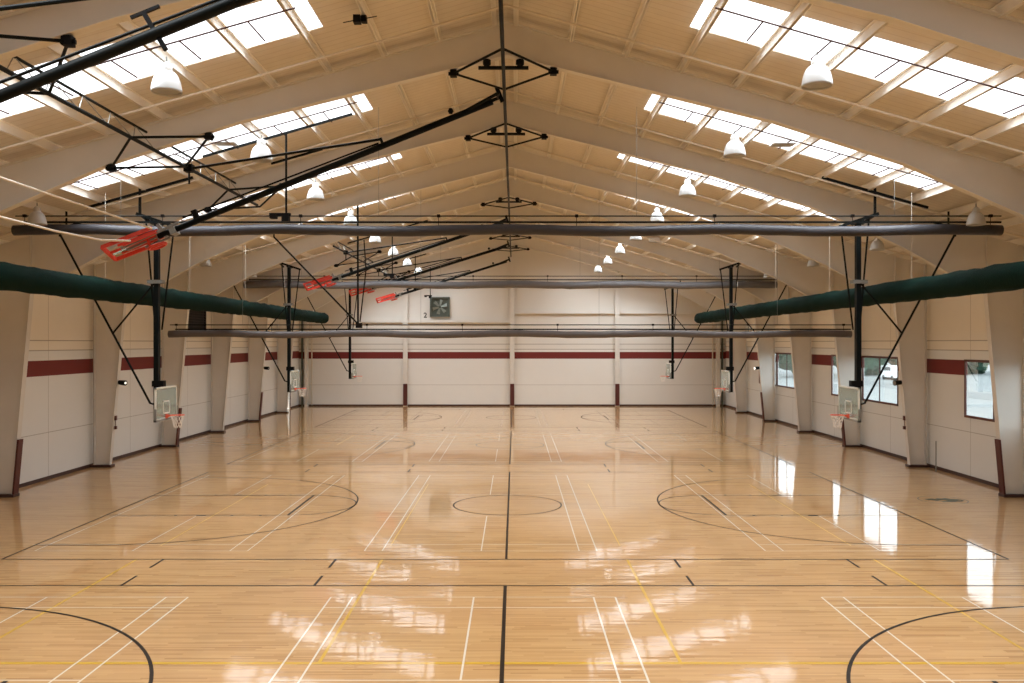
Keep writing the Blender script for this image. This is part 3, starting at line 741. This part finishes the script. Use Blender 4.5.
for X, y, z, sc, lab, s in rows:
    o = proto if first else copy_tree(proto); first = False
    o.location = (X, y, z); o.scale = (sc, sc, sc)
    tag(o, 'white bell-shaped high-bay lamp, '+lab, 'ceiling lamp', 'white high-bay lamps')
    ztop = zr(abs(X-XC))-.2
    cord = MB().tube([(0, 0, .81), (0, 0, (ztop-z)/sc)], .012, 6).obj('cord', 'wire'); cord.parent = o

# ------------------------------------------------------------------ pipes under the roof
for j in range(8):
    y = 22.35+BAY*j
    if y > YB-1: break
    pts = [(XC-18.3, y, zr(18.3)-.42), (XC, y, zr(0)-.42), (XC+18.3, y, zr(18.3)-.42)]
    o = MB().tube(pts, .032, 8).obj('sprinkler_pipe', 'pipe_cream'); tag(o, 'thin cream pipe following the roof slopes, %s from the camera' % ORD[j], 'pipe', 'crosswise roof pipes')
    if j == 0:
        pts = [(XC-18.3, y-BAY, zr(18.3)-.42), (XC, y-BAY, zr(0)-.42), (XC+18.3, y-BAY, zr(18.3)-.42)]
for pts, lab in (([P(-160, 128, 16.6), P(-30, 167, 20), P(60, 198, 22.6), P(152, 228.5, 25.5)], 'thin cream cable running to the nearest folded goal, the upper of two'),
                 ([P(-200, 164, 16.6), P(-30, 209, 20.2), P(55, 231, 22.6), P(100, 240, 24.2), P(130, 241, 25.4)], 'thin cream cable running to the nearest folded goal, the lower of two')):
    o = MB().tube(pts, .03, 8).obj('power_cable', 'pipe_cream'); tag(o, lab, 'cable')
# slender rods below the skylights with short side rods
for s in (-1, 1):
    for i, (a, b) in enumerate(sky_rows[2:8]):
        r = thing('skylight_rod', 'thin reddish rod hung below the %s skylight strip from the camera on the %s slope' % (ORD[i], 'left' if s < 0 else 'right'), 'rod', (XC+s*9, a+.1, zr(9)-.2), 'rods below the skylights')
        part(MB().tube([(XC+s*4.6, a+.15, zr(4.6)-.29), (XC+s*13.8, a+.15, zr(13.8)-.29)], .02, 6), 'long_rod', 'rod_brown', r)
        for e0, e1 in zip(edges[1:-1], edges[2:]):
            u = (e0+e1)/2+.1
            part(MB().tube([(XC+s*u, a+.15, zr(u)-.29), (XC+s*u, a+1.5, zr(u)-.26)], .02, 6), 'short_rod', 'rod_brown', r)
# white box luminaires close under the roof
for i, (px, py, y) in enumerate(((783, 141, 27.6), (225, 140, 27.6), (654, 240, 53.5), (376, 237, 53.5))):
    c = P(px, py, y); s = 1 if c.x > 0 else -1
    w_ = .45
    r = thing('heater_box', 'white box fixture under the %s roof slope, %s' % ('right' if s > 0 else 'left', 'nearer one' if i < 2 else 'farther one'), 'box fixture', c, 'white box fixtures under the roof')
    hw_ = .36
    part(MB().prism([(c.x-hw_, y-.25, c.z-.12), (c.x+hw_, y-.25, c.z-.12), (c.x+hw_*.8, y-.25, c.z+.12), (c.x-hw_*.8, y-.25, c.z+.12)], (0, .5, 0)), 'fixture_body', 'lamp_house', r)
    part(MB().box((c.x-hw_+.06, y-.22, c.z-.14), (c.x+hw_-.06, y+.22, c.z-.12)), 'grille', 'lamp_lens', r)
    zt = zr(abs(c.x-XC))-.05
    part(MB().tube([(c.x, y, c.z+.12), (c.x, y, max(zt, c.z+.2))], .015, 6), 'hanger', 'grey_steel', r)
# small black clamp-on box near the ridge, and the dark spot camera by the far ridge
c = P(360, 12.5, 20.9); c.z = zr(abs(c.x-XC))-.34
r = thing('junction_box', 'small black box clamped under a purlin left of the ridge', 'junction box', c)
part(MB().box((c.x-.15, c.y-.1, c.z-.08), (c.x+.02, c.y+.1, c.z+.1)).box((c.x+.04, c.y-.09, c.z-.06), (c.x+.16, c.y+.09, c.z+.09)), 'box_body', 'black', r)
part(MB().tube([(c.x-.4, c.y, c.z-.06), (c.x+.4, c.y, c.z+.09)], .012, 6), 'cable', 'black', r)
c = Vector((1.55, 56.5, 12.9))
r = thing('smoke_detector', 'small dark round detector under the roof right of the ridge', 'detector', c)
c.z = zr(1.75)-.30
r.location = c
part(MB().lathe([(.12, -.14), (.22, -.05), (.22, .08), (.1, .1)], c, 16), 'sensor', 'black_steel', r)
part(MB().tube([c+Vector((0, 0, .1)), c+Vector((0, 0, .3))], .04, 8), 'stem', 'black', r)

# ------------------------------------------------------------------ end wall fan, digit, side wall louvre
fx0, fx1, fz0, fz1 = -7.36, -5.64, 7.78, 9.5
r = thing('exhaust_fan', 'square grey-green exhaust fan high on the end wall', 'exhaust fan', ((fx0+fx1)/2, YB-.1, fz0))
t = .12
part(MB().box((fx0, YB-.25, fz0), (fx1, YB-.001, fz0+t)).box((fx0, YB-.25, fz1-t), (fx1, YB-.001, fz1)).box((fx0, YB-.25, fz0), (fx0+t, YB-.001, fz1)).box((fx1-t, YB-.25, fz0), (fx1, YB-.001, fz1)).box((fx0+.1, YB-.05, fz0+.1), (fx1-.1, YB-.001, fz1-.1)), 'fan_housing', 'fan_grey', r)
fc = Vector(((fx0+fx1)/2, YB-.16, (fz0+fz1)/2))
for k in range(6):
    a = 2*PI*k/6+.3; d = Vector((math.cos(a), 0, math.sin(a))); n = Vector((-math.sin(a), 0, math.cos(a)))
    part(MB().prism([fc+d*.1-n*.05+Vector((0, -.02, 0)), fc+d*.62-n*.16+Vector((0, -.05, 0)), fc+d*.66+n*.14+Vector((0, .04, 0)), fc+d*.1+n*.07+Vector((0, .02, 0))], (0, .012, 0)), 'blade', 'fan_blade', r)
part(MB().tube([fc+Vector((0, -.05, 0)), fc+Vector((0, .08, 0))], .12, 16), 'hub', 'fan_grey', r)
mb = MB()
for i in range(1, 8):
    zz = fz0+(fz1-fz0)*i/8; mb.bar((fx0+.1, YB-.235, zz), (fx1-.1, YB-.235, zz), .01, .012)
part(mb, 'guard_grille', 'fan_grey', r)
# digit 2 beside the fan
cu = bpy.data.curves.new('digit', 'FONT'); cu.body = '2'; cu.size = .62; cu.extrude = .006; cu.align_x = 'CENTER'
to = bpy.data.objects.new('wall_number_sign', cu); COL.objects.link(to); to.location = (-7.78, YB-.008, 7.72); to.rotation_euler = (PI/2, 0, 0)
cu.materials.append(M['black']); cu.offset = .01
bpy.context.view_layer.update()
dm = bpy.data.meshes.new_from_object(to.evaluated_get(bpy.context.evaluated_depsgraph_get()))
t2 = bpy.data.objects.new('wall_digit', dm); COL.objects.link(t2); t2.location = to.location; t2.rotation_euler = to.rotation_euler; bpy.data.objects.remove(to); to = t2
tag(to, 'black digit 2 on the end wall beside the exhaust fan', 'digit')
# dark louvre on the left wall
y0, y1, z0, z1 = 50.4, 53.7, 5.9, 7.9
r = thing('wall_louvre', 'large near-black ventilation louvre high on the left wall', 'louvre', (XL, (y0+y1)/2, z0))
part(MB().box((XL+.001, y0, z0), (XL+.10, y0+.12, z1)).box((XL+.001, y1-.12, z0), (XL+.10, y1, z1)).box((XL+.001, y0, z0), (XL+.10, y1, z0+.1)).box((XL+.001, y0, z1-.1), (XL+.10, y1, z1)).box((XL+.001, y0+.05, z0+.05), (XL+.02, y1-.05, z1-.05)), 'louvre_frame', 'louvre_dark', r)
mb = MB()
for i in range(12):
    zz = z0+.15+(z1-z0-.3)*i/11; mb.prism([(XL+.02, y0+.1, zz), (XL+.09, y0+.1, zz-.07), (XL+.095, y0+.1, zz-.06), (XL+.025, y0+.1, zz+.01)], (0, y1-y0-.2, 0))
part(mb, 'louvre_slats', 'louvre_dark', r)
# small spotlights on the inner flange of some columns, and red fire pull boxes
def col_in(z): return 17.74+(17.08-17.74)*z/7.25
for y, s, lit, lab in ((39.3, -1, True, 'small black spotlight on the second column in view on the left wall'), (62.1, -1, False, 'small black spotlight on a far left column'),
                       (39.3, 1, False, 'small black spotlight on the second column in view on the right wall'), (62.1, 1, True, 'small lit spotlight on a far right column')):
    z = 3.75; x = XC+s*(col_in(z)-.02)
    r = thing('column_spotlight', lab, 'spotlight', (x, y, z), 'column spotlights')
    part(MB().box((min(x, x-s*.06), y-.06, z-.08), (max(x, x-s*.06), y+.06, z+.08)), 'wall_plate', 'black', r)
    h = part(MB().tube([(x-s*.05, y-.02, z), (x-s*.36, y-.14, z-.02)], .10, 12, r2=.12), 'lamp_head', 'black', r)
    part(MB().tube([(x-s*.362, y-.141, z-.02), (x-s*.375, y-.146, z-.021)], .05 if s < 0 else .09, 12), 'lens', 'lit_lens' if lit else 'grey_steel', h)
for y, s in ((39.3, -1), (39.3, 1)):
    z = 1.95; x = XC+s*(col_in(z)-.02)
    r = thing('fire_alarm_box', 'small red fire alarm box on the second column in view on the %s wall' % ('left' if s < 0 else 'right'), 'fire alarm', (x, y, z))
    for dz, hh in ((-.28, .14), (.12, .2)):
        part(MB().box((min(x, x-s*.07), y-.07, z+dz), (max(x, x-s*.07), y+.07, z+dz+hh)), 'alarm_case', 'red_pad', r)
    part(MB().tube([(x-s*.03, y, z-.2), (x-s*.03, y, z+.2)], .015, 6), 'conduit', 'red_pad', r)
# conduit and post on the right wall
for y, lab in ((37.9, 'thin grey stand pipe at the foot of the right wall'),):
    o = MB().tube([(XR-.35, y, .0), (XR-.35, y, 1.3)], .025, 8).obj('stand_pipe', 'grey_steel'); tag(o, lab, 'pipe')

# ------------------------------------------------------------------ outdoors, seen through the right windows
g = MB().box((XL-60, -60, -.6), (XR+420, 460, -.32)).obj('ground', 'asphalt'); tag(g, 'pale yard outside the windows', kind='structure')
o = MB().box((XR+30, 40, -.32), (XR+36, 400, -.30)).obj('road', 'road'); tag(o, kind='structure')
def tree(x, y, h, lab):
    r = thing('tree', lab, 'tree', (x, y, -.3), 'trees beyond the yard')
    part(MB().tube([(x, y, -.35), (x+.1, y, h*.3), (x, y, h*.6)], .25, 8, r2=.12), 'trunk', 'bark', r)
    mb = MB(); rnd = random.Random(int(x*7+y))
    for k in range(12):
        c = Vector((x+rnd.uniform(-.24, .24)*h, y+rnd.uniform(-.24, .24)*h, h*rnd.uniform(.16, .85)))
        R = h*rnd.uniform(.16, .26)
        res = bmesh.ops.create_icosphere(mb.bm, subdivisions=3, radius=R, matrix=Matrix.Translation(c))
        for v in res['verts']:
            dd = v.co-c; v.co = c+dd*(1+.35*noise.noise(v.co*1.1)+.2*noise.noise(v.co*3))
    part(mb, 'crown', 'leaf', r)
for i in range(26):
    t = i/25
    tree(34+t*125+random.uniform(-3, 3), 150+t*45+random.uniform(-5, 5), random.uniform(8, 10.5), 'leafy green tree in the row across the pale yard outside')
r = thing('parked_van', 'white van parked in the yard outside the right windows', 'van', P(893, 376, 140)*1)
c = Vector((60, 140, -.3)); r.location = c
part(MB().prism([(c.x-1, c.y-2.6, .1), (c.x-1, c.y+2.6, .1), (c.x-1, c.y+2.5, 1.9), (c.x-1, c.y-1.3, 1.9), (c.x-1, c.y-2.3, 1.0)], (2, 0, 0)), 'body', 'car_paint', r)
for yy in (-1.6, 1.6): part(MB().tube([(c.x-1.02, c.y+yy, .05), (c.x+1.02, c.y+yy, .05)], .36, 16), 'wheel', 'black', r)
part(MB().box((c.x-1.02, c.y-1.1, 1.15), (c.x+1.02, c.y+2.2, 1.7)), 'side_window', 'glass_dark', r)
